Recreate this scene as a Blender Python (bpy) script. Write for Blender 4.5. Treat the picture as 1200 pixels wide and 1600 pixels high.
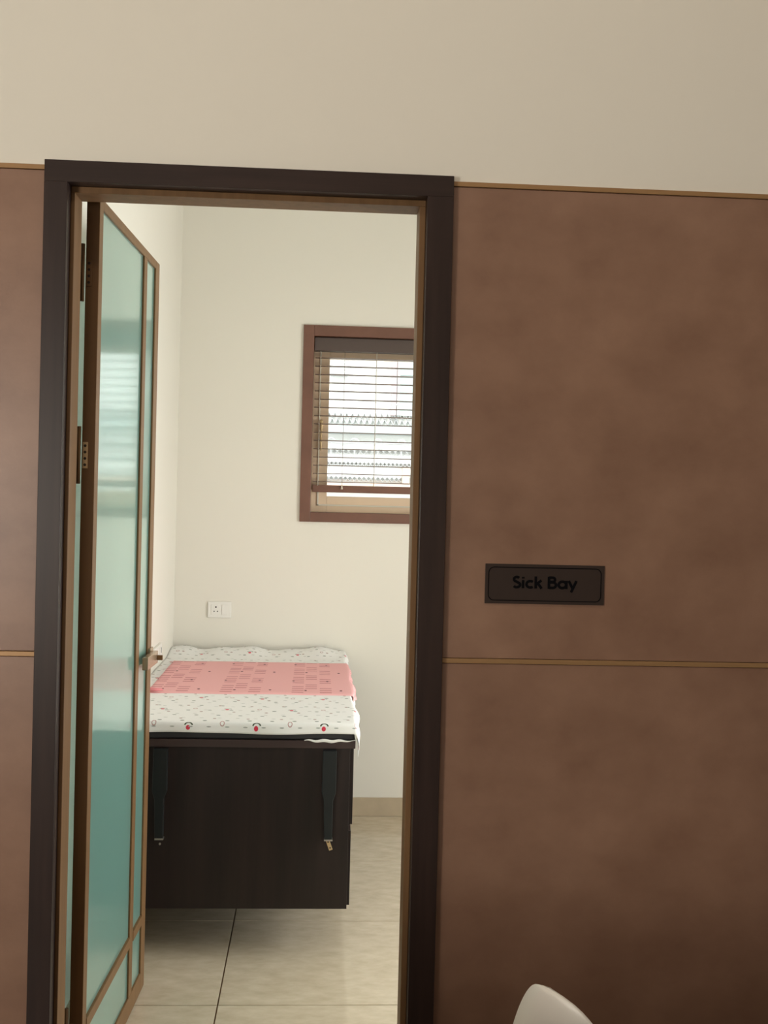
import bpy, bmesh, math, random
from mathutils import Vector, Matrix
for o in list(bpy.data.objects): bpy.data.objects.remove(o)
S = bpy.context.scene
COL = S.collection
random.seed(7)

# ------------------------------------------------------------------ camera
F_PX, YAW, PIT, ROL, CAM_H, CAM_D = 1779.7, 0.06024, -0.009757, 0.02432, 1.6346, 2.80
cy, sy, cp, sp = math.cos(YAW), math.sin(YAW), math.cos(PIT), math.sin(PIT)
Fv = Vector((sy*cp, cy*cp, sp)); Rv = Vector((cy, -sy, 0)); Uv = Rv.cross(Fv)
R2 = Rv*math.cos(ROL) + Uv*math.sin(ROL); U2 = Uv*math.cos(ROL) - Rv*math.sin(ROL)
cam = bpy.data.objects.new('camera', bpy.data.cameras.new('camera')); COL.objects.link(cam)
cam.data.sensor_fit = 'HORIZONTAL'; cam.data.sensor_width = 36; cam.data.lens = F_PX/1200*36
cam.data.clip_start = .05
m = Matrix((R2, U2, -Fv)).transposed().to_4x4(); m.translation = Vector((0, -CAM_D, CAM_H))
cam.matrix_world = m
S.camera = cam

# ------------------------------------------------------------------ light
W = bpy.data.worlds.new('sky'); S.world = W; W.use_nodes = True
bg = W.node_tree.nodes['Background']; bg.inputs[0].default_value = (.97, .98, 1, 1); bg.inputs[1].default_value = 2.75
def sun(d, power, col=(1, .93, .82), ang=.01):
    l = bpy.data.lights.new('sun', 'SUN'); l.energy = power; l.color = col; l.angle = ang
    o = bpy.data.objects.new('sun', l); COL.objects.link(o); o.location = (0, 5, 9)
    o.rotation_euler = Vector(d).to_track_quat('-Z', 'Y').to_euler()
sun((.25, .75, -.62), 1.7)
def area(name, loc, d, sx, sy_, power, col, portal=False):
    l = bpy.data.lights.new(name, 'AREA'); l.shape = 'RECTANGLE'; l.size = sx; l.size_y = sy_; l.energy = power; l.color = col
    o = bpy.data.objects.new(name, l); COL.objects.link(o); o.location = loc
    o.rotation_euler = Vector(d).to_track_quat('-Z', 'Z').to_euler()
    if portal: l.cycles.is_portal = True
    return o
# area lamps stand in for lobby daylight, added in a shell without windows
area('lobby_daylight', (-2.6, -3.9, 1.52), (.53, .85, 0), .9, .7, 72, (1, .94, .85))
area('lobby_rear_fill', (-1.0, -5.8, 1.6), (.15, 1, 0), 1.2, .7, 22, (1, .91, .79))  # added fill lamp far behind the camera, lights the door leaf edge
area('lobby_upper_fill', (.6, -1.5, 3.70), (0, .55, -.83), 3.2, .12, 9, (1, .86, .70))  # added lamp without a fixture, brightens the upper lobby wall
# daylight through the sick room's tall balcony window (right wall, out of the frame)
area('balcony_daylight', (2.16, .97, 1.32), (-1, 0, 0), 1.5, 2.3, 82, (1, 1, .985))
area('portal_right', (2.33, .97, 1.30), (-1, 0, 0), 1.55, 2.3, 1, (1, 1, 1), True)
area('portal_back', (.3, 3.30, 2.02), (0, -1, 0), .66, .92, 1, (1, 1, 1), True)
vs = S.view_settings
vs.view_transform = 'Standard'; vs.look = 'None'; vs.gamma = 1; vs.use_curve_mapping = False; vs.exposure = 0.0

# ------------------------------------------------------------------ helpers
def mat(name, col, rough=.5, metal=0, spec=None, coat=0, noise=None, bump=None, **kw):
    M = bpy.data.materials.new(name); M.use_nodes = True; nt = M.node_tree; b = nt.nodes['Principled BSDF']
    b.inputs['Base Color'].default_value = (*col, 1); b.inputs['Roughness'].default_value = rough; b.inputs['Metallic'].default_value = metal
    if spec is not None: b.inputs['Specular IOR Level'].default_value = spec
    if coat: b.inputs['Coat Weight'].default_value = coat; b.inputs['Coat Roughness'].default_value = kw.get('coat_rough', .05)
    if noise or bump:
        tc = nt.nodes.new('ShaderNodeTexCoord')
    if noise:   # (scale xyz, amount, detail)
        sc, amt, det = noise
        mp = nt.nodes.new('ShaderNodeMapping'); mp.inputs['Scale'].default_value = sc
        nt.links.new(tc.outputs['Object'], mp.inputs[0])
        n = nt.nodes.new('ShaderNodeTexNoise'); n.inputs['Scale'].default_value = 1; n.inputs['Detail'].default_value = det; n.inputs['Roughness'].default_value = .6
        nt.links.new(mp.outputs[0], n.inputs['Vector'])
        r = nt.nodes.new('ShaderNodeValToRGB')
        r.color_ramp.elements[0].position = .3; r.color_ramp.elements[1].position = .7
        c0 = kw.get('c0', tuple(c*(1-amt) for c in col)); c1 = kw.get('c1', tuple(min(1, c*(1+amt)) for c in col))
        r.color_ramp.elements[0].color = (*c0, 1); r.color_ramp.elements[1].color = (*c1, 1)
        nt.links.new(n.outputs[0], r.inputs[0]); nt.links.new(r.outputs[0], b.inputs['Base Color'])
    if bump:    # (scale xyz, strength, distance)
        mp = nt.nodes.new('ShaderNodeMapping'); mp.inputs['Scale'].default_value = bump[0]
        nt.links.new(tc.outputs['Object'], mp.inputs[0])
        n = nt.nodes.new('ShaderNodeTexNoise'); n.inputs['Scale'].default_value = 1; n.inputs['Detail'].default_value = 4
        nt.links.new(mp.outputs[0], n.inputs['Vector'])
        bp = nt.nodes.new('ShaderNodeBump'); bp.inputs['Strength'].default_value = bump[1]; bp.inputs['Distance'].default_value = bump[2]
        nt.links.new(n.outputs[0], bp.inputs['Height']); nt.links.new(bp.outputs[0], b.inputs['Normal'])
    return M

M_WALL = mat('cream_wall_paint', (.79, .765, .685), .75, bump=((60, 60, 60), .08, .002))
M_CEIL = mat('ceiling_paint', (.82, .80, .75), .9)
M_PANEL = mat('brown_suede_laminate', (.36, .2, .13), .4, spec=.6, noise=((4.2, 4.2, 5.2), .2, 12), c0=(.205, .109, .069), c1=(.31, .180, .119), bump=((160, 160, 160), .12, .001))
M_BRASS = mat('brass_strip', (.36, .21, .095), .4, .3)
M_WOOD = mat('dark_walnut_frame', (.030, .018, .015), .38, spec=.35, noise=((40, 40, 2.2), .3, 5), c0=(.020, .011, .009), c1=(.036, .020, .016))
M_WOODH = mat('dark_walnut_head', (.030, .018, .015), .38, spec=.35, noise=((2.2, 40, 40), .3, 5), c0=(.020, .011, .009), c1=(.036, .020, .016))
M_STOP = mat('sheen_walnut_stop', (.19, .105, .048), .5, spec=.2, noise=((40, 40, 2.2), .15, 4))  # frame walnut with its golden sheen from the bright room put into the colour
M_WINW = mat('red_brown_window_wood', (.17, .078, .052), .4, noise=((3, 30, 3), .2, 5))
M_BRONZE = mat('bronze_aluminium', (.185, .10, .042), .45, .1, spec=.3, noise=((30, 30, 1.2), .12, 3))
M_HANDLE = mat('satin_champagne_handle', (.48, .35, .24), .25, .65)
M_STEEL = mat('steel', (.6, .58, .54), .3, .9)
M_GOLDP = mat('satin_gold_plate', (.62, .46, .26), .35, .6)
M_DARKM = mat('dark_metal', (.05, .035, .025), .4, .5)
M_BEDW = mat('dark_wenge_laminate', (.022, .014, .013), .4, spec=.35, noise=((26, 26, 1.6), .3, 6), c0=(.010, .007, .0065), c1=(.024, .0145, .013))
M_BEDE = mat('wenge_edge_band', (.040, .023, .021), .4)
M_VINYL = mat('black_vinyl', (.022, .022, .025), .45, bump=((90, 90, 90), .1, .001))
M_LEG = mat('dark_green_black_enamel', (.008, .011, .012), .35)
M_TILE = mat('beige_vitrified_tile', (.60, .50, .36), .15, noise=((11, 20, 11), .12, 10), c0=(.54, .455, .325), c1=(.68, .59, .45))
M_LFLOOR = mat('brown_lobby_floor', (.16, .11, .08), .3, noise=((5, 9, 5), .12, 8))
M_SKIRT = mat('beige_skirting_tile', (.50, .41, .29), .35, noise=((5, 9, 5), .12, 8))
M_GROUT = mat('tile_grout', (.17, .10, .05), .9)
M_WPLAST = mat('white_plastic', (.84, .83, .78), .3)
M_CHAIR = mat('offwhite_polypropylene', (.86, .82, .75), .35)
M_HOLE = mat('socket_hole', (.05, .05, .04), .7)
M_SIGN = mat('dark_brown_sign_board', (.034, .021, .016), .55, spec=.3)
M_INK = mat('black_lettering', (.003, .003, .004), .7, spec=.08)
M_TAN = mat('beige_aluminium', (.86, .66, .46), .4)
M_SLAT = mat('tan_wood_slat', (.20, .13, .09), .45)
M_VAL = mat('grey_brown_valance', (.085, .060, .052), .4)
M_CORD = mat('pale_cord', (.8, .74, .62), .7)
M_DCORD = mat('brown_cord', (.22, .13, .09), .7)
M_SHADE = mat('shadow_screen_grey', (.25, .24, .23), .9)
M_LEGW = mat('beech_leg', (.5, .33, .18), .5)
M_EXTW = mat('white_facade', (.82, .82, .80), .8)
M_EXTG = mat('grey_ledge', (.50, .56, .56), .8)
M_EXTP = mat('pinkish_column', (.62, .50, .52), .8)
M_EXTS = mat('salmon_band', (.78, .58, .48), .8)
M_EXTD = mat('grey_lattice', (.60, .60, .61), .8)
M_EXTB = mat('bluish_pane', (.52, .62, .62), .15)
M_EARTH = mat('street_paving', (.45, .43, .40), .9)

def glass_mat(name, col, rough, coat, transl):
    M = bpy.data.materials.new(name); M.use_nodes = True; nt = M.node_tree; nt.nodes.clear()
    out = nt.nodes.new('ShaderNodeOutputMaterial')
    b = nt.nodes.new('ShaderNodeBsdfPrincipled')
    b.inputs['Base Color'].default_value = (*col, 1); b.inputs['Roughness'].default_value = rough
    b.inputs['Transmission Weight'].default_value = 1; b.inputs['IOR'].default_value = 1.45
    b.inputs['Coat Weight'].default_value = coat; b.inputs['Coat Roughness'].default_value = .10; b.inputs['Coat IOR'].default_value = 1.6
    if transl:
        d = nt.nodes.new('ShaderNodeBsdfPrincipled'); d.inputs['Base Color'].default_value = (.34, .70, .62, 1)
        d.inputs['Roughness'].default_value = .5; d.inputs['Coat Weight'].default_value = coat; d.inputs['Coat Roughness'].default_value = .10; d.inputs['Coat IOR'].default_value = 1.6
        tc = nt.nodes.new('ShaderNodeTexCoord'); n = nt.nodes.new('ShaderNodeTexNoise'); mp = nt.nodes.new('ShaderNodeMapping')
        mp.inputs['Scale'].default_value = (90, 90, 6); nt.links.new(tc.outputs['Object'], mp.inputs[0]); nt.links.new(mp.outputs[0], n.inputs['Vector'])
        n.inputs['Scale'].default_value = 1
        bp = nt.nodes.new('ShaderNodeBump'); bp.inputs['Strength'].default_value = .08; bp.inputs['Distance'].default_value = .001
        nt.links.new(n.outputs[0], bp.inputs['Height'])
        for q in (b, d):
            nt.links.new(bp.outputs[0], q.inputs['Normal'])
        mx = nt.nodes.new('ShaderNodeMixShader'); mx.inputs[0].default_value = transl
        nt.links.new(b.outputs[0], mx.inputs[1]); nt.links.new(d.outputs[0], mx.inputs[2]); nt.links.new(mx.outputs[0], out.inputs[0])
    else:
        nt.links.new(b.outputs[0], out.inputs[0])
    return M
M_GLASS = glass_mat('frosted_green_glass', (.74, .96, .90), .28, 1.0, .34)
def clear_glass():
    M = bpy.data.materials.new('clear_window_glass'); M.use_nodes = True; nt = M.node_tree; nt.nodes.clear()
    out = nt.nodes.new('ShaderNodeOutputMaterial'); t = nt.nodes.new('ShaderNodeBsdfTransparent'); g = nt.nodes.new('ShaderNodeBsdfGlossy')
    g.inputs['Roughness'].default_value = .02; fr = nt.nodes.new('ShaderNodeFresnel'); mx = nt.nodes.new('ShaderNodeMixShader')
    t.inputs[0].default_value = (.95, .98, .97, 1)
    nt.links.new(fr.outputs[0], mx.inputs[0]); nt.links.new(t.outputs[0], mx.inputs[1]); nt.links.new(g.outputs[0], mx.inputs[2]); nt.links.new(mx.outputs[0], out.inputs[0])
    return M
M_CLEAR = clear_glass()

def link(name, me, m_, parent=None, bev=0, seg=2, smooth=False, kind=None):
    o = bpy.data.objects.new(name, me); COL.objects.link(o)
    if m_ is not None and not me.materials: me.materials.append(m_)
    if parent is not None: o.parent = parent
    if bev:
        b = o.modifiers.new('bevel', 'BEVEL'); b.width = bev; b.segments = seg; b.limit_method = 'ANGLE'; b.angle_limit = .6
    if smooth:
        for p in me.polygons: p.use_smooth = True
    if kind: o['kind'] = kind
    return o
def wloc(parent):
    return (parent.matrix_world.translation if parent and not parent.parent else (wloc(parent.parent) + Vector(parent.location) if parent else Vector())) if parent else Vector()
def box_me(boxes):
    """boxes: (x0,x1,y0,y1,z0,z1) in local coordinates"""
    bm = bmesh.new()
    for x0, x1, y0, y1, z0, z1 in boxes:
        v = [bm.verts.new((x, y, z)) for x in (x0, x1) for y in (y0, y1) for z in (z0, z1)]
        for f in ((0, 1, 3, 2), (4, 6, 7, 5), (0, 4, 5, 1), (2, 3, 7, 6), (0, 2, 6, 4), (1, 5, 7, 3)): bm.faces.new([v[i] for i in f])
    bmesh.ops.recalc_face_normals(bm, faces=bm.faces)
    me = bpy.data.meshes.new('m'); bm.to_mesh(me); bm.free(); return me
ORG = {}
def bx(name, b, m_, parent=None, bev=0, kind=None, **k):
    """one or several boxes in WORLD coordinates; the object's origin is put at its base centre"""
    bs = b if isinstance(b, list) else [b]
    c = Vector(((min(q[0] for q in bs)+max(q[1] for q in bs))/2, (min(q[2] for q in bs)+max(q[3] for q in bs))/2, min(q[4] for q in bs)))
    me = box_me([(q[0]-c.x, q[1]-c.x, q[2]-c.y, q[3]-c.y, q[4]-c.z, q[5]-c.z) for q in bs])
    o = link(name, me, m_, parent, bev, kind=kind, **k)
    pw = ORG.get(parent.as_pointer(), Vector()) if parent else Vector()
    o.location = c - pw; ORG[o.as_pointer()] = c
    return o
def empty(name, loc=(0, 0, 0), rz=0, parent=None, **props):
    o = bpy.data.objects.new(name, None); COL.objects.link(o); o.location = loc; o.rotation_euler = (0, 0, rz); o.empty_display_size = .05
    ORG[o.as_pointer()] = Vector(loc) if not rz else Vector()     # rotated parents: children are given in local coordinates
    for k, v in props.items(): o[k] = v
    return o
def tag(o, label, cat, group=None):
    o['label'] = label; o['category'] = cat
    if group: o['group'] = group
    return o
def cyl_me(r, h, n=20, axis='Z', r2=None):
    bm = bmesh.new(); bmesh.ops.create_cone(bm, cap_ends=True, segments=n, radius1=r, radius2=r if r2 is None else r2, depth=h)
    if axis == 'X': bmesh.ops.rotate(bm, verts=bm.verts, matrix=Matrix.Rotation(math.pi/2, 3, 'Y'))
    if axis == 'Y': bmesh.ops.rotate(bm, verts=bm.verts, matrix=Matrix.Rotation(math.pi/2, 3, 'X'))
    me = bpy.data.meshes.new('c'); bm.to_mesh(me); bm.free()
    for p in me.polygons: p.use_smooth = len(p.vertices) == 4
    return me
def put(name, me, loc, m_, parent, **k):
    o = link(name, me, m_, parent, **k)
    c = Vector(loc); o.location = c - (ORG.get(parent.as_pointer(), Vector()) if parent else Vector()); ORG[o.as_pointer()] = c
    return o

# ------------------------------------------------------------------ setting: the sick room
XL, XR, YB = -.7095, 2.10, 3.0808     # left wall, right wall, back wall
WT = .13                              # thickness of the front wall
CZ = 3.6
st = dict(kind='structure')
floor = bx('floor', [(XL-.2, XR+.2, .0, YB+.22, -.12, -.006)], M_GROUT, **st)
T = .735; J = .0045
ys = [.8715+T*k for k in range(-2, 4)]; xs = [-.2764+1.2*k for k in range(-1, 4)]
for a, b in zip(xs[:-1], xs[1:]):
    for c, d in zip(ys[:-1], ys[1:]):
        x0, x1, y0, y1 = max(a, XL)+J/2, min(b, XR)-J/2, max(c, WT)+J/2, min(d, YB)-J/2
        if x1-x0 < .02 or y1-y0 < .02: continue
        bx('floor_tile', (x0, x1, y0, y1, -.008, 0), M_TILE, floor, bev=.0008)
bx('ceiling', [(XL-.2, XR+.2, 0, YB+.22, CZ, CZ+.15)], M_CEIL, **st)
bx('wall_left', [(XL-.18, XL, WT, YB+.2, -.006, CZ)], M_WALL, **st)
# right wall with a wide window opening
bx('wall_right', [(XR, XR+.2, WT, .2, -.006, CZ), (XR, XR+.2, 1.75, YB+.2, -.006, CZ), (XR, XR+.2, .2, 1.75, -.006, .12), (XR, XR+.2, .2, 1.75, 2.5, CZ)], M_WALL, **st)
w2 = bx('window_2', [(XR+.06, XR+.12, .2, .26, .12, 2.5), (XR+.06, XR+.12, 1.69, 1.75, .12, 2.5), (XR+.06, XR+.12, .26, 1.69, .12, .18), (XR+.06, XR+.12, .26, 1.69, 2.44, 2.5), (XR+.07, XR+.11, .95, 1.0, .18, 2.44)], M_TAN, **st)
bx('pane', (XR+.085, XR+.091, .26, 1.69, .18, 2.44), M_CLEAR, w2)
# back wall with the small window
WX0, WX1, WZ0, WZ1 = -.026, .616, 1.568, 2.474
bx('wall_back', [(XL-.18, WX0-.004, YB, YB+.2, -.006, CZ), (WX1+.004, XR+.2, YB, YB+.2, -.006, CZ), (WX0-.004, WX1+.004, YB, YB+.2, -.006, WZ0-.004), (WX0-.004, WX1+.004, YB, YB+.2, WZ1+.004, CZ)], M_WALL, **st)
bb = bx('baseboard_back', (XL+.01, XR, YB-.008, YB-.0002, .0005, .097), M_SKIRT, bev=.001, **st)
bx('baseboard_left', (XL+.0002, XL+.009, .15, YB-.009, .0005, .097), M_SKIRT, bev=.001, **st)
bx('baseboard_right', (XR-.009, XR-.0002, .15, YB-.009, .0005, .097), M_SKIRT, bev=.001, **st)

w1 = empty('window_1', ((WX0+WX1)/2, YB, WZ0), kind='structure')
fx0, fx1, fz0, fz1 = -.081, .671, 1.518, 2.529
bx('casing_side', (fx0, WX0, YB-.014, YB+.17, fz0, fz1), M_WINW, w1, bev=.002)
bx('casing_side', (WX1, fx1, YB-.014, YB+.17, fz0, fz1), M_WINW, w1, bev=.002)
bx('casing_head', (WX0, WX1, YB-.014, YB+.17, WZ1, fz1), M_WINW, w1, bev=.002)
bx('casing_sill', (WX0, WX1, YB-.014, YB+.17, fz0, WZ0), M_WINW, w1, bev=.002)
GX0, GX1, GZ0, GZ1 = .058, .532, 1.652, 2.372
YW = YB+.10
sash = bx('casement_frame', [(WX0, GX0, YW, YW+.04, WZ0, WZ1), (GX1, WX1, YW, YW+.04, WZ0, WZ1), (GX0, GX1, YW, YW+.04, WZ0, GZ0), (GX0, GX1, YW, YW+.04, GZ1, WZ1)], M_TAN, w1, bev=.002)
b0 = .033
bx('glazing_bead', [(WX0+b0, WX0+b0+.008, YW-.008, YW, WZ0+b0, WZ1-b0), (WX1-b0-.008, WX1-b0, YW-.008, YW, WZ0+b0, WZ1-b0), (WX0+b0, WX1-b0, YW-.008, YW, WZ0+b0, WZ0+b0+.008), (WX0+b0, WX1-b0, YW-.008, YW, WZ1-b0-.008, WZ1-b0)], M_CORD, sash, bev=.001)
bx('pane', (GX0-.01, GX1+.01, YW+.017, YW+.022, GZ0-.01, GZ1+.01), M_CLEAR, w1)
hd = bx('casement_handle', [(.012, .030, YW-.018, YW, 2.00, 2.05), (.016, .026, YW-.030, YW-.018, 1.89, 2.04)], M_GOLDP, w1, bev=.002)

# ------------------------------------------------------------------ front wall (lobby side) and its cladding
JX0, JX1, JZ = -.667, .320, 2.4334    # outer edges of the door frame
ox0, ox1, oz = -.650, .300, 2.415     # structural opening behind the frame
ZT0, ZT1, ZM0, ZM1 = 2.4135, 2.4250, 1.2378, 1.2495
LX0, LX1, LY = -3.1, 4.0, -6.1
LC = 3.75
bx('wall_front', [(LX0, ox0, .012, WT, -.006, LC), (ox1, LX1, .012, WT, -.006, LC), (ox0, ox1, .012, WT, oz, LC), (LX0, JX0-.0, 0.004, .012, ZT1, LC), (JX1, LX1, 0.004, .012, ZT1, LC), (JX0, JX1, .004, .012, JZ, LC)], M_WALL, **st)
wf = bpy.data.objects['wall_front']
def panel(x0, x1, z0, z1): return bx('cladding_panel', (x0+.001, x1-.001, 0, .0118, z0+.001, z1-.001), M_PANEL, wf, bev=.0012)
for x0, x1 in ((-1.9, JX0+.001), (JX1-.001, 1.76), (1.76, 3.2), (-3.1, -1.9)):
    panel(x0, x1, 0.0, ZM0); panel(x0, x1, ZM1, ZT0)
t1 = bx('trim_1', (LX0, JX0, -.004, .0115, ZT0, ZT1), M_BRASS, bev=.001, **st)
t2 = bx('trim_2', (JX1, LX1, -.004, .0115, ZT0, ZT1), M_BRASS, bev=.001, **st)
t3 = bx('trim_3', (LX0, JX0, -.003, .0115, ZM0, ZM1), M_BRASS, bev=.001, **st)
t4 = bx('trim_4', (JX1, LX1, -.003, .0115, ZM0, ZM1), M_BRASS, bev=.001, **st)

# ------------------------------------------------------------------ lobby shell
bx('floor_lobby', (LX0, LX1, LY, .0, -.12, 0), M_LFLOOR, **st)
bx('ceiling_lobby', (LX0, LX1, LY, .13, LC, LC+.15), M_CEIL, **st)
bx('wall_lobby_left', (LX0-.15, LX0, LY-.15, .13, -.12, LC+.15), M_WALL, **st)
bx('wall_lobby_right', (LX1, LX1+.15, LY-.15, .13, -.12, LC+.15), M_PANEL, **st)
bx('wall_lobby_behind', (LX0, LX1, LY-.15, LY, -.12, LC+.15), M_WALL, **st)
# low screen added below the frame to shadow the lower lobby wall
scr = bx('shadow_screen', (-1.1, 3.2, -1.58, -1.54, .30, .93), M_SHADE, bev=.004)
tag(scr, 'added unseen grey screen on two steel feet, shading the lower lobby wall', 'screen')
for x in (-1.0, 3.1): bx('foot', [(x-.02, x+.02, -1.58, -1.54, .02, .30), (x-.03, x+.03, -1.74, -1.38, .0, .02)], M_STEEL, scr, bev=.002)

# ------------------------------------------------------------------ door frame (trim_5) and door leaf (door_1)
df = empty('trim_5', ((JX0+JX1)/2, 0, 0), kind='structure')
ix0, ix1, iz = -.612, .256, 2.382
YF, YE = -.020, .147
def prof_jamb(side):
    # face board + lining + stop, one solid
    if side < 0: return [(JX0, ix0, YF, .0, 0, iz+.0), (ox0+.001, ix0, .0, YE, 0, iz)]
    return [(ix1, JX1, YF, .0, 0, iz), (ix1, ox1-.001, .0, YE, 0, iz)]
bx('jamb', prof_jamb(-1), M_WOOD, df, bev=.001)
bx('jamb', prof_jamb(1), M_WOOD, df, bev=.001)
bx('head', [(JX0, JX1, YF, .0, iz, JZ), (ox0+.001, ox1-.001, .0, YE, iz, oz-.001)], M_WOODH, df, bev=.001)
so = .015
bx('door_stop', (ix0, ix0+.010, .022, .108, 0, iz-so), M_STOP, df, bev=.0015)
bx('door_stop', (ix1-so, ix1, .022, .108, 0, iz-so), M_STOP, df, bev=.0015)
bx('door_stop', (ix0, ix1, .022, .108, iz-so, iz), M_STOP, df, bev=.0015)

HX, HY, ANG, LW, TH = -.5680, .1642, .0430, .8445, .0340
door = bpy.data.objects.new('door_1', None); COL.objects.link(door); door['kind'] = 'structure'
door.location = (HX, HY, 0); door.rotation_euler = (0, 0, -ANG); ORG[door.as_pointer()] = Vector()
# local frame: +Y runs from hinge edge to free edge, x=0 is the face towards the room, x=-TH the face towards the wall
zb, zt = .008, 2.397
sh, sm0, sm1, sf = .040, .593, .640, .782
bx('stile', (-TH, 0, 0, sh, zb, zt), M_BRONZE, door, bev=.0015)
bx('stile', (-TH, 0, sf, LW, zb, zt), M_BRONZE, door, bev=.0015)
bx('mullion', (-TH, 0, sm0, sm1, .072, zt-.026), M_BRONZE, door, bev=.0015)
bx('top_rail', (-TH, 0, sh, sf, zt-.026, zt), M_BRONZE, door, bev=.0015)
bx('bottom_rail', (-TH, 0, sh, sf, zb, .072), M_BRONZE, door, bev=.0015)
bx('cross_bar', (-TH, .002, sh, sm0, .232, .263), M_BRONZE, door, bev=.0015)
bx('cross_bar', (-TH, .002, sm1, sf, .232, .263), M_BRONZE, door, bev=.0015)
for y0, y1 in ((sh, sm0), (sm1, sf)):
    for z0, z1 in ((.072, .232), (.263, zt-.026)):
        bx('glass_pane', (-.013, -.006, y0-.001, y1+.001, z0-.001, z1+.001), M_GLASS, door)
# lever handle on the free stile
ros = bx('handle_rose', (0, .008, sf+.006, sf+.056, 1.070, 1.134), M_HANDLE, door, bev=.001)
bx('lever', [(.008, .026, sf-.130, sf+.046, 1.083, 1.123)], M_HANDLE, ros, bev=.0015)
bx('thumb_turn', [(.026, .044, sf+.024, sf+.036, 1.094, 1.110)], M_BRONZE, ros, bev=.0015)
ros2 = bx('handle_rose', (-TH-.008, -TH, sf+.006, sf+.056, 1.078, 1.128), M_BRONZE, door, bev=.001)
bx('lever', [(-TH-.040, -TH-.008, sf+.020, sf+.042, 1.092, 1.114), (-TH-.042, -TH-.028, sf-.085, sf+.042, 1.092, 1.114)], M_BRONZE, ros2, bev=.0015)
bx('latch_plate', (-TH+.006, -.006, LW, LW+.002, 1.02, 1.16), M_STEEL, door)
for zc, mm in ((2.200, M_BRONZE), (1.733, M_GOLDP), (.235, M_BRONZE)):
    # butt hinge: plate screwed on the leaf edge + knuckle filling the gap
    pl = bx('hinge', (-.0315, -.0175, -.0025, 0, zc-.034, zc+.034), mm, door, bev=.0008)
    for k in range(4):
        s = put('screw', cyl_me(.0036, .002, 14, 'Y'), (-.0245, -.0030, zc-.0245+.0163*k), M_DARKM, pl)
    put('knuckle', cyl_me(.005, .147, 16), (-TH-.0065, -.004, zc), M_BRONZE, pl)

# ------------------------------------------------------------------ sign
sx0, sx1, sz0, sz1 = .4235, .7225, 1.3875, 1.4860
sg = bx('sign_plate', (sx0, sx1, -.004, -.0002, sz0, sz1), M_SIGN, bev=.0006)
tag(sg, 'dark brown rectangular sign reading Sick Bay on the brown wall panel', 'sign')
def stroke_mesh(lines, w, d, closed=None, caps=8):
    """flat ribbons in the XZ plane; lines = list of (points, closed)"""
    bm = bmesh.new()
    d0 = d
    for li, (pts, cl) in enumerate(lines):
        d = d0*(1+.13*(li % 4)); n = len(pts); L = []; Rr = []
        for i in range(n):
            a = Vector(pts[(i-1) % n] if (cl or i > 0) else pts[i]); b = Vector(pts[(i+1) % n] if (cl or i < n-1) else pts[i])
            t = (b-a).normalized(); nn = Vector((-t.y, t.x))
            p = Vector(pts[i]); L.append(p+nn*w/2); Rr.append(p-nn*w/2)
        vl = [bm.verts.new((p.x, -d, p.y)) for p in L]; vr = [bm.verts.new((p.x, -d, p.y)) for p in Rr]
        vl2 = [bm.verts.new((p.x, 0, p.y)) for p in L]; vr2 = [bm.verts.new((p.x, 0, p.y)) for p in Rr]
        for i in range(n if cl else n-1):
            j = (i+1) % n
            bm.faces.new((vl[i], vl[j], vr[j], vr[i])); bm.faces.new((vl[i], vl2[i], vl2[j], vl[j])); bm.faces.new((vr[i], vr[j], vr2[j], vr2[i]))
        if not cl:
            for i in (0, n-1): bm.faces.new((vl[i], vr[i], vr2[i], vl2[i]))
    bmesh.ops.recalc_face_normals(bm, faces=bm.faces)
    me = bpy.data.meshes.new('ink'); bm.to_mesh(me); bm.free(); return me
def arc(cx, cz, rx, rz, a0, a1, n=18): return [(cx+rx*math.cos(math.radians(a0+(a1-a0)*i/n)), cz+rz*math.sin(math.radians(a0+(a1-a0)*i/n))) for i in range(n+1)]
bw, bh, br = .282, .082, .014
ring = arc(bw/2-br, bh/2-br, br, br, 0, 90, 8)+arc(-bw/2+br, bh/2-br, br, br, 90, 180, 8)+arc(-bw/2+br, -bh/2+br, br, br, 180, 270, 8)+arc(bw/2-br, -bh/2+br, br, br, 270, 360, 8)
put('border_line', stroke_mesh([(ring, True)], .0022, .0006), ((sx0+sx1)/2, -.004, (sz0+sz1)/2), M_INK, sg)
def letters():
    w = .15   # stroke, in cap heights
    h = w/2
    out = []; x = 0
    # S
    out.append((arc(.29, .74, .20, .185, 35, 270, 16)[:-1]+arc(.29, .28, .235, .205, 90, -150, 18)[1:], False)); x = .66
    # i
    out.append(([(x+h, 0), (x+h, .68)], False)); out.append(([(x+h, .80), (x+h, .95)], False)); x += .27
    # c
    out.append((arc(x+.31, .34, .265, .265, 48, 312, 20), False)); x += .62
    # k
    out.append(([(x+h, 0), (x+h, 1.0)], False)); out.append(([(x+h, .30), (x+.47, .68)], False)); out.append(([(x+.22, .42), (x+.50, 0)], False)); x += .93
    # B
    out.append(([(x+h, 0), (x+h, 1.0)], False))
    out.append(([(x+h, 1-h)]+arc(x+.32, .745, .18, .18, 90, -90, 12)+[(x+h, .565)], False))
    out.append(([(x+h, .53)]+arc(x+.34, .302, .228, .228, 90, -90, 12)+[(x+h, h)], False)); x += .70
    # a
    out.append((arc(x+.32, .34, .265, .265, 0, 342, 22), True)); out.append(([(x+.60, 0), (x+.60, .68)], False)); x += .74
    # y
    out.append(([(x+.03, .68), (x+.29, .08)], False)); out.append(([(x+.57, .68), (x+.20, -.27)], False)); x += .60
    return out, x
ls, tot = letters()
CH = .0300; K = .161/tot
put('lettering', stroke_mesh([([(px*K, pz*CH) for px, pz in pts], c_) for pts, c_ in ls], .0066, .0008), (.492, -.004, 1.4265), M_INK, sg)

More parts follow.
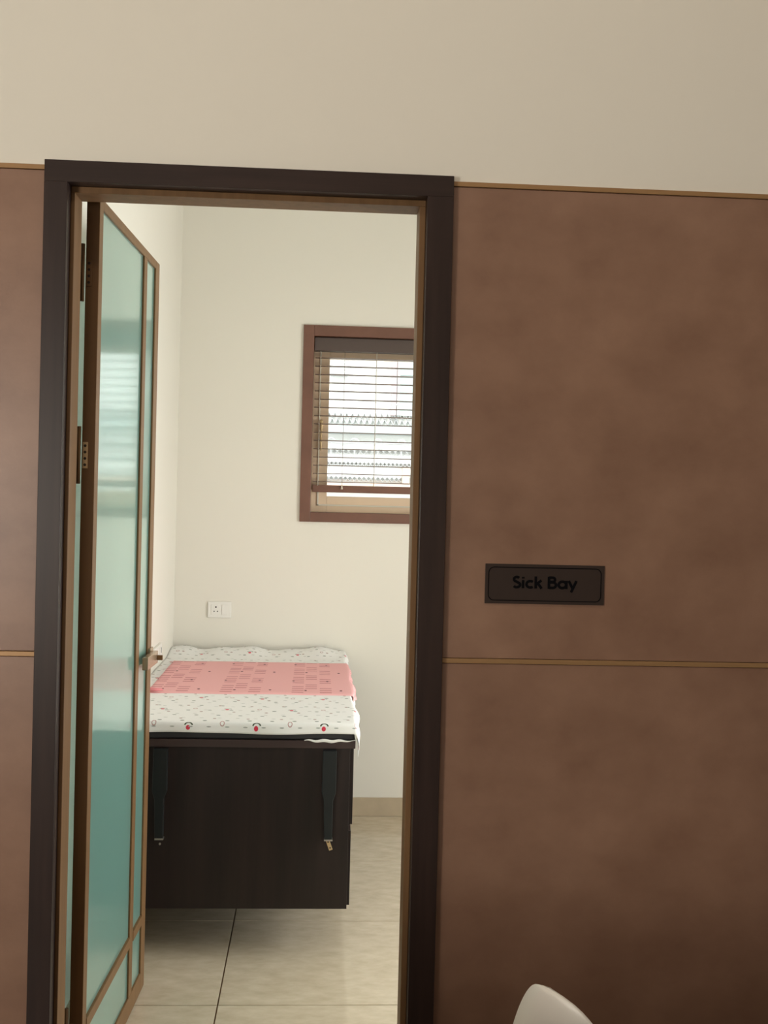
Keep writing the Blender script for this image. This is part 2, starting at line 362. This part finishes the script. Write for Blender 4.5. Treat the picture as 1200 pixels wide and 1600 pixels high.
# ------------------------------------------------------------------ examination bed
BX0, BX1, BY0, BY1 = -.700, .158, 1.236, 3.060
bed = empty('examination_bed', ((BX0+BX1)/2, (BY0+BY1)/2, 0))
tag(bed, 'dark wood laminate examination bed standing in the corner against the cream wall', 'bed')
bx('bed_base', (BX0+.005, BX1-.018, BY0+.02, BY1, .182, .752), M_BEDW, bed, bev=.001)
bx('plinth', (BX0+.03, BX1-.09, 2.25, BY1-.02, 0, .182), M_BEDW, bed)
for x in (BX0+.05, BX1-.15): bx('leg', (x, x+.05, 1.80, 1.85, 0, .182), M_BEDW, bed, bev=.001)
bx('foot_panel', (BX0, BX1-.014, BY0, BY0+.0195, .180, .752), M_BEDW, bed, bev=.001)
bx('deck_board', (BX0, BX1+.004, BY0-.006, BY1, .7525, .780), M_BEDE, bed, bev=.0015)
for z0, z1, w_ in ((.476, .748, 0), (.186, .452, -.004)):
    for k in range(2):
        y0 = BY0+.024+k*.9
        dr = bx('drawer_front', (BX1-.0178, BX1+w_, y0, y0+.894, z0, z1), M_BEDW, bed, bev=.001)
        bx('finger_pull', (BX1-.0178, BX1-.006, y0, y0+.894, z1+.001, z1+.020), M_BEDE, dr)
def leg_me(pts, t):
    bm = bmesh.new(); f = [bm.verts.new((x, -t, z)) for x, z in pts]; b = [bm.verts.new((x, 0, z)) for x, z in pts]; n = len(pts)
    bm.faces.new(f); bm.faces.new(b[::-1])
    for i in range(n): bm.faces.new((f[i], b[i], b[(i+1) % n], f[(i+1) % n]))
    bmesh.ops.recalc_face_normals(bm, faces=bm.faces); me = bpy.data.meshes.new('l'); bm.to_mesh(me); bm.free(); return me
legpts = [(-.024, .748), (.024, .748), (.024, .60), (.014, .572), (.014, .436), (-.014, .436), (-.018, .572), (-.026, .60)]
for k, (x, tilt) in enumerate(((.072, 28), (-.520, None))):
    lg = put('folding_leg', leg_me([(a, b-.436) for a, b in legpts], .026), (x, BY0-.0003, .436), M_LEG, bed, bev=.0015)
    bx('end_cap', (x-.014, x+.016, BY0-.028, BY0-.0003, .430, .4355), M_STEEL, lg)
    if tilt is not None:
        pl = put('brass_hinge_plate', box_me([(-.0065, .0065, -.0022, 0, -.040, 0)]), (x-.002, BY0-.0003, .428), M_GOLDP, lg, bev=.0006)
        pl.rotation_euler = (0, math.radians(-20), 0)
        pl['label'] = 'tilted brass hinge plate'
        # holes ride on the plate mesh itself
        bm = bmesh.new(); bm.from_mesh(pl.data)
        for z in (-.009, -.031):
            r = bmesh.ops.create_cone(bm, cap_ends=True, segments=12, radius1=.003, radius2=.003, depth=.0012, matrix=Matrix.Translation((0, -.0026, z)) @ Matrix.Rotation(math.pi/2, 4, 'X'))
            for f in {f for v in r['verts'] for f in v.link_faces}: f.material_index = 1
        bm.to_mesh(pl.data); bm.free(); pl.data.materials.append(M_DARKM)
    else:
        put('screw', cyl_me(.004, .003, 12, 'Y'), (x+.002, BY0-.0018, .409), M_STEEL, lg)

def rbox_me(x0, x1, y0, y1, z0, z1): return box_me([(x0, x1, y0, y1, z0, z1)])
mt = bx('mattress', (BX0+.014, BX1-.001, BY0-.002, BY1, .7805, .838), M_VINYL, bev=.008)
tag(mt, 'thin black vinyl mattress under the sheet on the examination bed', 'mattress')

# print on the cloths
class NB:
    def __init__(s, nt): s.nt = nt
    def m(s, op, *a):
        n = s.nt.nodes.new('ShaderNodeMath'); n.operation = op
        for i, v in enumerate(a):
            if isinstance(v, (int, float)): n.inputs[i].default_value = v
            else: s.nt.links.new(v, n.inputs[i])
        return n.outputs[0]
    def mix(s, fac, a, b):
        n = s.nt.nodes.new('ShaderNodeMix'); n.data_type = 'RGBA'
        s.nt.links.new(fac, n.inputs[0])
        for i, v in ((6, a), (7, b)):
            if isinstance(v, tuple): n.inputs[i].default_value = (*v, 1)
            else: s.nt.links.new(v, n.inputs[i])
        return n.outputs[2]
    def cell(s, u, v, pu, pv, ou, ov, stag=0):
        """coordinates centred in a staggered cell"""
        vv = s.m('DIVIDE', s.m('ADD', v, ov), pv); row = s.m('FLOOR', vv)
        dv = s.m('MULTIPLY', s.m('SUBTRACT', s.m('SUBTRACT', vv, row), .5), pv)
        sh_ = s.m('MULTIPLY', s.m('MODULO', s.m('ABSOLUTE', row), 2), stag)
        uu = s.m('ADD', s.m('DIVIDE', s.m('ADD', u, ou), pu), sh_); cu = s.m('FLOOR', uu)
        du = s.m('MULTIPLY', s.m('SUBTRACT', s.m('SUBTRACT', uu, cu), .5), pu)
        return du, dv, cu, row
    def ell(s, du, dv, a, b, cu=0, cv=0):
        x = s.m('DIVIDE', s.m('SUBTRACT', du, cu), a); y = s.m('DIVIDE', s.m('SUBTRACT', dv, cv), b)
        return s.m('SQRT', s.m('ADD', s.m('MULTIPLY', x, x), s.m('MULTIPLY', y, y)))
def cloth_mat(name, base):
    M = bpy.data.materials.new(name); M.use_nodes = True; nt = M.node_tree; b = nt.nodes['Principled BSDF']
    b.inputs['Roughness'].default_value = .85; b.inputs['Specular IOR Level'].default_value = .2
    tc = nt.nodes.new('ShaderNodeTexCoord'); sp_ = nt.nodes.new('ShaderNodeSeparateXYZ'); nt.links.new(tc.outputs['UV'], sp_.inputs[0])
    B = NB(nt); return M, nt, b, B, sp_.outputs[0], sp_.outputs[1]
def sheet_mat():
    M, nt, b, B, u, v = cloth_mat('white_strawberry_cotton', None)
    col = (.88, .88, .87)
    # big strawberries
    du, dv, _, _ = B.cell(u, v, .238, .24, .0775, .132, .5)
    leaf = B.m('MULTIPLY', B.m('LESS_THAN', B.m('ABSOLUTE', B.m('SUBTRACT', B.ell(du, dv, .013, .010, .002, .004), 1)), .2), B.m('GREATER_THAN', dv, .005))
    fruit = B.m('LESS_THAN', B.ell(du, dv, .0075, .009, 0, -.004), 1)
    c = B.mix(leaf, col, (.06, .08, .05)); c = B.mix(fruit, c, (.68, .05, .09))
    # small outlined berries between them
    du, dv, _, _ = B.cell(u, v, .238, .24, -.0415, .120, .5)
    ol = B.m('LESS_THAN', B.m('ABSOLUTE', B.m('SUBTRACT', B.ell(du, dv, .007, .009), 1)), .22)
    c = B.mix(ol, c, (.52, .34, .33))
    # tiny sprigs
    for (pu, pv, ou, ov, a, bb_, cc) in ((.079, .095, .02, .03, .0075, .0050, (.22, .25, .22)), (.119, .125, .05, .01, .006, .008, (.50, .40, .38)), (.064, .075, .0, .05, .008, .0022, (.40, .42, .40))):
        du, dv, _, _ = B.cell(u, v, pu, pv, ou, ov, .5)
        c = B.mix(B.m('LESS_THAN', B.ell(du, dv, a, bb_), 1), c, cc)
    nt.links.new(c, b.inputs['Base Color']); return M
def pink_mat():
    M, nt, b, B, u, v = cloth_mat('pink_printed_cotton', None)
    col = (.88, .48, .485)
    du, dv, cu, row = B.cell(u, v, .290, .048, .04, 0, 0)      # lines of print, in groups of columns
    r5 = B.m('MODULO', B.m('ABSOLUTE', row), 5)
    on = None
    for c_, lo, hi in ((-.085, -.5, 3.5), (-.030, 1.5, 5), (.030, -.5, 2.5)):
        t = B.m('MULTIPLY', B.m('LESS_THAN', B.m('ABSOLUTE', B.m('SUBTRACT', du, c_)), .024), B.m('MULTIPLY', B.m('GREATER_THAN', r5, lo), B.m('LESS_THAN', r5, hi)))
        on = t if on is None else B.m('ADD', on, t)
    line = B.m('MULTIPLY', on, B.m('LESS_THAN', B.m('ABSOLUTE', dv), .0075))
    c = B.mix(line, col, (.60, .24, .25))
    du, dv, _, _ = B.cell(u, v, .145, .24, .02, .05, .37)
    c = B.mix(B.m('LESS_THAN', B.ell(du, dv, .0055, .011), 1), c, (.14, .03, .04))
    nt.links.new(c, b.inputs['Base Color']); return M
M_SHEET, M_PINK = sheet_mat(), pink_mat()
def nz(x, y, s=0):
    return (math.sin(x*9.1+s)*math.cos(y*5.3+1.7*s) + .6*math.sin(x*21+y*7.7+s*2.1)+.45*math.sin(y*26-x*11+s))*.4
def cloth(name, x0, x1, y0, y1, ztop, front, right, m_, zf, nx=110, ny=130, thick=.0016, wr=.0022):
    """draped cloth: flat over the top, `front` metres hanging down at y0, right(y) metres hanging down at x1"""
    bm = bmesh.new(); uvl = bm.loops.layers.uv.new('UVMap'); grid = []; uvs = {}
    lv = (y1-y0)+front; RH = .16
    for j in range(ny+1):
        row = []
        # denser sampling around the front edge
        t = j/ny; sv = -front+lv*(t**1.15)
        for i in range(nx+1):
            su = i/nx*((x1-x0)+RH)
            yy = y0+sv if sv > 0 else y0; dz = 0; xo = 0; yo = 0
            if sv < .012: # rounded front edge
                a = min(1, (.012-sv)/.02); yo = -.006*math.sin(a*math.pi/2); dz -= max(0, .012-sv)*(.35 if sv > 0 else 1)-(.0 if sv > 0 else .0078)
            over = su-(x1-x0)
            if over > 0:
                rr = right(yy)
                over_ = over/RH*rr
                k = min(1, over_/.02)
                xo = (x1-x0)+.010*math.sin(k*math.pi/2)+ .006*math.sin(yy*31)*min(1, over_/.03)+.004*math.sin(yy*13+1); dz -= over_
                if over_ > .01: xo += .003*math.sin(over_*60+yy*9)
            else: xo = su
            x = x0+xo; y = yy+yo
            edge = 1
            z = ztop+dz+wr*nz(x, y*.8)*(1 if dz > -.01 else .3)+zf(x, y)
            if sv < 0: y += .0035*math.sin(x*23+1)*(-sv/front); z += .0025*math.sin(x*11)*(-sv/front)
            vtx = bm.verts.new((x, y, z)); uvs[vtx] = (su, sv); row.append(vtx)
        grid.append(row)
    for j in range(ny):
        for i in range(nx):
            f = bm.faces.new((grid[j][i], grid[j][i+1], grid[j+1][i+1], grid[j+1][i])); f.smooth = True
            for l in f.loops: l[uvl].uv = uvs[l.vert]
    me = bpy.data.meshes.new('cloth'); bm.to_mesh(me); bm.free()
    o = link(name, me, m_)
    s = o.modifiers.new('solid', 'SOLIDIFY'); s.thickness = thick; s.offset = 1
    return o
def bumpback(x, y):
    t = min(1, max(0, (y-2.78)/.2)); t = t*t*(3-2*t)
    return .022*t*(1+.35*math.sin(x*17+1.2)+.2*math.sin(x*37)) 
def rs(y):
    f = math.exp(-((y-1.25)/.09)**2)
    return .040+.055*f+.010*math.sin(y*14)+.030*math.exp(-((y-2.95)/.15)**2)
sheet = cloth('bed_sheet', XL+.002, BX1+.004, BY0-.006, BY1-.006, .8425, .034, rs, M_SHEET, bumpback)
tag(sheet, 'white cotton sheet printed with small strawberries draped over the bed', 'sheet')
pink = cloth('pink_draw_sheet', -.655, BX1+.012, 1.80, 2.66, .8475, .004, lambda y: .028+.010*math.sin(y*7), M_PINK, lambda x, y: bumpback(x, y)+.0010, nx=70, ny=70, wr=.0022)
tag(pink, 'pink printed cloth laid across the middle of the white sheet', 'cloth')

bm = bmesh.new()
bmesh.ops.create_cone(bm, cap_ends=True, segments=14, radius1=.010, radius2=.004, depth=.06)
bmesh.ops.rotate(bm, verts=bm.verts, matrix=Matrix.Rotation(math.pi/2, 3, 'Y'))
me = bpy.data.meshes.new('roll'); bm.to_mesh(me); bm.free()
rc = link('rolled_corner', me, mat('pink_cloth_roll', (.80, .28, .30), .85), pink, smooth=True); rc.location = (-.622, 1.795, .858)
# folded-under flap of sheet showing under the mattress at the front corner
fl = []
bm = bmesh.new(); n = 24
for i in range(n+1):
    x = -.02+.192*i/n; h = .006*math.sin(min(1, i/n*1.15)*math.pi)+.0015
    z = .7815+.002*math.sin(i*.9)
    fl.append((bm.verts.new((x, BY0-.008, z-h)), bm.verts.new((x, BY0-.012, z)), bm.verts.new((x, BY0-.007, z+h*.5))))
for a, b in zip(fl[:-1], fl[1:]):
    bm.faces.new((a[0], b[0], b[1], a[1])).smooth = True; bm.faces.new((a[1], b[1], b[2], a[2])).smooth = True
me = bpy.data.meshes.new('flap'); bm.to_mesh(me); bm.free()
link('sheet_corner', me, M_CORD if False else mat('sheet_cotton', (.84, .83, .80), .85), sheet)

# ------------------------------------------------------------------ socket, switch plate
sk = empty('wall_socket', (-.4785, YB, 1.057))
tag(sk, 'white wall socket with switch on the cream wall above the bed', 'socket')
bx('face_plate', (-.538, -.419, YB-.009, YB-.0002, 1.016, 1.098), M_WPLAST, sk, bev=.002)
ins = bx('socket_insert', (-.521, -.471, YB-.011, YB-.0088, 1.031, 1.083), M_WPLAST, sk, bev=.001)
for x, z, r in ((-.4965, 1.070, .0045), (-.5050, 1.048, .0032), (-.4880, 1.048, .0032)):
    put('pin_hole', cyl_me(r, .0012, 14, 'Y'), (x, YB-.0112, z), M_HOLE, ins)
bx('switch_rocker', (-.466, -.438, YB-.0125, YB-.0088, 1.031, 1.083), M_WPLAST, sk, bev=.0012)
sw = bx('switch_plate', (XL+.0002, XL+.012, 2.29, 2.55, .885, .950), M_WPLAST, bev=.002)
tag(sw, 'long white switch plate low on the side wall just behind the door handle', 'switch')
for k in range(3): bx('switch_rocker', (XL+.0115, XL+.014, 2.33+.07*k, 2.37+.07*k, .900, .935), M_WPLAST, sw, bev=.001)
bx('pilot_slot', (XL+.0115, XL+.0128, 2.525, 2.532, .905, .93), M_HOLE, sw)

# ------------------------------------------------------------------ venetian blind
YV = YB+.045
bl = empty('venetian_blind', ((WX0+WX1)/2, YV, 1.67))
tag(bl, 'brown venetian blind with open slats hanging in the small window', 'blind')
bx('valance', (WX0+.003, WX1-.003, YV-.034, YV+.028, 2.402, 2.470), M_VAL, bl, bev=.002)
sl = None
for k in range(16):
    z = 2.368-k*.04285
    if sl is None:
        bm = bmesh.new(); rows = []
        for t in range(5):
            yy = -.024+.012*t; zz = .0022*(1-((t-2)/2)**2)
            rows.append([[bm.verts.new((x, yy, zz+h)) for h in (-.0012, .0012)] for x in (WX0+.008, WX1-.008)])
        for a, b in zip(rows[:-1], rows[1:]):
            bm.faces.new((a[0][0], a[1][0], b[1][0], b[0][0])); bm.faces.new((a[0][1], b[0][1], b[1][1], a[1][1]))
            for e in (0, 1): bm.faces.new((a[e][0], a[e][1], b[e][1], b[e][0]))
        for a in (rows[0], rows[-1]): bm.faces.new((a[0][0], a[0][1], a[1][1], a[1][0]))
        bmesh.ops.recalc_face_normals(bm, faces=bm.faces)
        sl = bpy.data.meshes.new('slat'); bm.to_mesh(sl); bm.free()
    put('slat', sl, (0, YV, z), M_SLAT, bl)
bx('bottom_rail', (WX0+.008, WX1-.008, YV-.022, YV+.022, 1.672, 1.709), M_WINW, bl, bev=.003)
for x in (.009, .30, .58):
    for yo in (-.0255, .0255): put('ladder_cord', cyl_me(.0012, .70, 6), (x, YV+yo, 2.055), M_CORD, bl)
lc = put('lift_cord', cyl_me(.0011, .70, 6), (.134, YV-.032, 2.058), M_DCORD, bl)
put('tassel', cyl_me(.006, .022, 10, r2=.0025), (.134, YV-.032, 1.70), M_CORD, lc)

# ------------------------------------------------------------------ white shell chair (its tip shows at the bottom edge)
ch = empty('shell_chair', (.634, -.7985, 0), math.radians(0))
tag(ch, 'off-white plastic shell chair with only its pointed back showing', 'chair')
ORG[ch.as_pointer()] = Vector()
ch.rotation_euler = (0, 0, math.radians(120))
bm = bmesh.new(); NU, NV = 28, 44; g = []
def shell(u, v):
    # v 0..1 front edge of the seat -> top of the back ; u -1..1 across
    s = v
    if s < .48:
        t = s/.48; y = -.24+.40*t; z = .44+.015*(1-t)**2-.02*math.sin(t*math.pi)
        if t < .15: z -= .03*(1-t/.15)**2
        hw = .20+.03*math.sin(t*math.pi*.8)
    elif s < .62:
        t = (s-.48)/.14; a = t*math.pi/2*.86; y = .16+.085*math.sin(a); z = .44+.085*(1-math.cos(a)); hw = .215
    else:
        t = (s-.62)/.38; y = .243+.020*t; z = .517+.315*t
        hw = (.215-.058*t)*math.sqrt(max(0, 1-t**1.7))
    x = u*hw
    curl = (abs(u)**2.2)
    z_add = .05*curl*(1 if s < .62 else (1-(s-.62)/.38)) * (1 if s > .2 else s/.2)
    y_add = -.07*curl*max(0, min(1, (s-.5)/.15))*(hw/.215)
    return Vector((x, y+y_add, z+z_add*.8))
for j in range(NV+1):
    g.append([bm.verts.new(shell(-1+2*i/NU, j/NV)) for i in range(NU+1)])
for j in range(NV):
    for i in range(NU): bm.faces.new((g[j][i], g[j][i+1], g[j+1][i+1], g[j+1][i])).smooth = True
bmesh.ops.remove_doubles(bm, verts=bm.verts, dist=1e-5)
bmesh.ops.recalc_face_normals(bm, faces=bm.faces)
me = bpy.data.meshes.new('shell'); bm.to_mesh(me); bm.free()
o = link('seat_shell', me, M_CHAIR, ch); s_ = o.modifiers.new('solid', 'SOLIDIFY'); s_.thickness = .007; s_.offset = 0
sb = o.modifiers.new('sub', 'SUBSURF'); sb.levels = 1; sb.render_levels = 1
for x in (-1, 1):
    for y in (-1, 1):
        a = Vector((x*.11, y*.10, .43)); b = Vector((x*.21, y*.20, 0)); d = b-a
        lm = cyl_me(.010, d.length, 14, r2=.016)
        l = link('leg', lm, M_LEGW, ch); l.location = (a+b)/2; l.rotation_euler = d.to_track_quat('-Z', 'Y').to_euler()
def rod(a, b, r, name, m_, parent):
    a = Vector(a); b = Vector(b); d = b-a; l = link(name, cyl_me(r, d.length, 8), m_, parent); l.location = (a+b)/2; l.rotation_euler = d.to_track_quat('Z', 'Y').to_euler()
for q in (((-.15, -.14, .25), (.15, .14, .25)), ((-.15, .14, .25), (.15, -.14, .25)), ((-.11, -.1, .425), (.11, -.1, .425)), ((-.11, .1, .425), (.11, .1, .425))): rod(q[0], q[1], .004, 'brace_rod', M_DARKM, ch)

# ------------------------------------------------------------------ outside the window: neighbouring white building
YO = 7.0
bx('ground', (-12, 14, YB+.4, 20, -1.2, -1.0), M_EARTH, **st)
nb = empty('building', (.3, YO, -1.0))
tag(nb, 'overexposed white building with lattice bands seen through the blind', 'building')
bx('wall', (-5, 6, YO, YO+.4, -1.0, 7), M_EXTW, nb)
bx('grey_ledge', (-.2, 1.6, YO-.12, YO, 2.199, 2.268), M_EXTG, nb, bev=.004)
bx('salmon_band', (-.2, 1.6, YO-.05, YO, 1.70, 1.785), M_EXTS, nb, bev=.004)
bx('salmon_post', (.737, .80, YO-.06, YO, 1.785, 1.93), M_EXTS, nb, bev=.004)
bx('pink_column', (.626, .668, YO-.10, YO, 2.367, 3.6), M_EXTP, nb, bev=.004)
wn = bx('window_frame', [(.676, .70, YO-.04, YO, 2.37, 3.5), (1.02, 1.05, YO-.04, YO, 2.37, 3.5), (.70, 1.02, YO-.04, YO, 2.37, 2.40), (.70, 1.02, YO-.04, YO, 2.72, 2.75), (.70, 1.02, YO-.04, YO, 3.46, 3.5)], M_EXTW, nb, bev=.003)
for z0, z1 in ((2.40, 2.72), (2.75, 3.46)): bx('pane', (.70, 1.02, YO-.02, YO-.012, z0, z1), M_EXTB, wn)
ac = bx('box_unit', (.10, .252, YO-.20, YO, 2.69, 2.84), M_EXTD, nb, bev=.006)
for k in range(5): bx('vent_slat', (.115, .237, YO-.205, YO-.2, 2.705+k*.026, 2.718+k*.026), M_EXTW, ac)
def lattice(z0, z1, p, w):
    """open-work band of crossing diagonal bars, joined: too small to pick apart"""
    bm = bmesh.new(); x = -.15
    while x < 1.5:
        for sgn in (1, -1):
            a = Vector((x, 0, z0)) if sgn > 0 else Vector((x+p, 0, z0)); b = Vector((x+p, 0, z1)) if sgn > 0 else Vector((x, 0, z1))
            d = (b-a).normalized(); nn = Vector((-d.z, 0, d.x))*w/2
            f = [bm.verts.new(a+nn+Vector((0, YO-.03, 0))), bm.verts.new(a-nn+Vector((0, YO-.03, 0))), bm.verts.new(b-nn+Vector((0, YO-.03, 0))), bm.verts.new(b+nn+Vector((0, YO-.03, 0)))]
            k = [bm.verts.new(v.co+Vector((0, .03, 0))) for v in f]
            bm.faces.new(f)
            for i in range(4): bm.faces.new((f[i], k[i], k[(i+1) % 4], f[(i+1) % 4]))
        x += p
    bmesh.ops.recalc_face_normals(bm, faces=bm.faces)
    me = bpy.data.meshes.new('lat'); bm.to_mesh(me); bm.free()
    o = link('lattice_band', me, M_EXTD, nb); o.location = -ORG[nb.as_pointer()]; o['kind'] = 'stuff'
lattice(2.285, 2.385, .05, .006); lattice(1.93, 1.965, .035, .005); lattice(2.03, 2.07, .05, .003); lattice(1.80, 1.84, .04, .003)
# wrought top rail with small scrolls
bm = bmesh.new()
def tube(bm, pts, r, n=6):
    prev = None
    for i, p in enumerate(pts):
        a = Vector(pts[max(0, i-1)]); b = Vector(pts[min(len(pts)-1, i+1)]); t = (b-a).normalized()
        n1 = t.cross(Vector((0, 1, 0))).normalized() if abs(t.y) < .9 else Vector((1, 0, 0)); n2 = t.cross(n1)
        ringv = [bm.verts.new(Vector(p)+(n1*math.cos(q*2*math.pi/n)+n2*math.sin(q*2*math.pi/n))*r) for q in range(n)]
        if prev:
            for q in range(n): bm.faces.new((prev[q], prev[(q+1) % n], ringv[(q+1) % n], ringv[q]))
        prev = ringv
tube(bm, [(-.15, YO-.10, 2.125), (1.5, YO-.10, 2.125)], .008)
for k in range(9):
    cx = .12+.20*k-.4
    tube(bm, [(cx+.035*math.cos(t), YO-.10, 2.125+.035*math.sin(t)) for t in [i*math.pi/10 for i in range(11)]], .006)
    tube(bm, [(cx, YO-.10, 2.0), (cx, YO-.10, 2.125)], .004)
me = bpy.data.meshes.new('rail'); bm.to_mesh(me); bm.free()
o = link('scroll_railing', me, M_EXTD, nb); o.location = -ORG[nb.as_pointer()]
bm = bmesh.new()
tube(bm, [(-2+.4*i, YO-1.0-.0*i, 2.60-.035*i+.01*math.cos(i)) for i in range(16)], .006)
me = bpy.data.meshes.new('wire'); bm.to_mesh(me); bm.free()
wr_ = link('cable', me, M_EXTD, nb); wr_.location = -ORG[nb.as_pointer()]
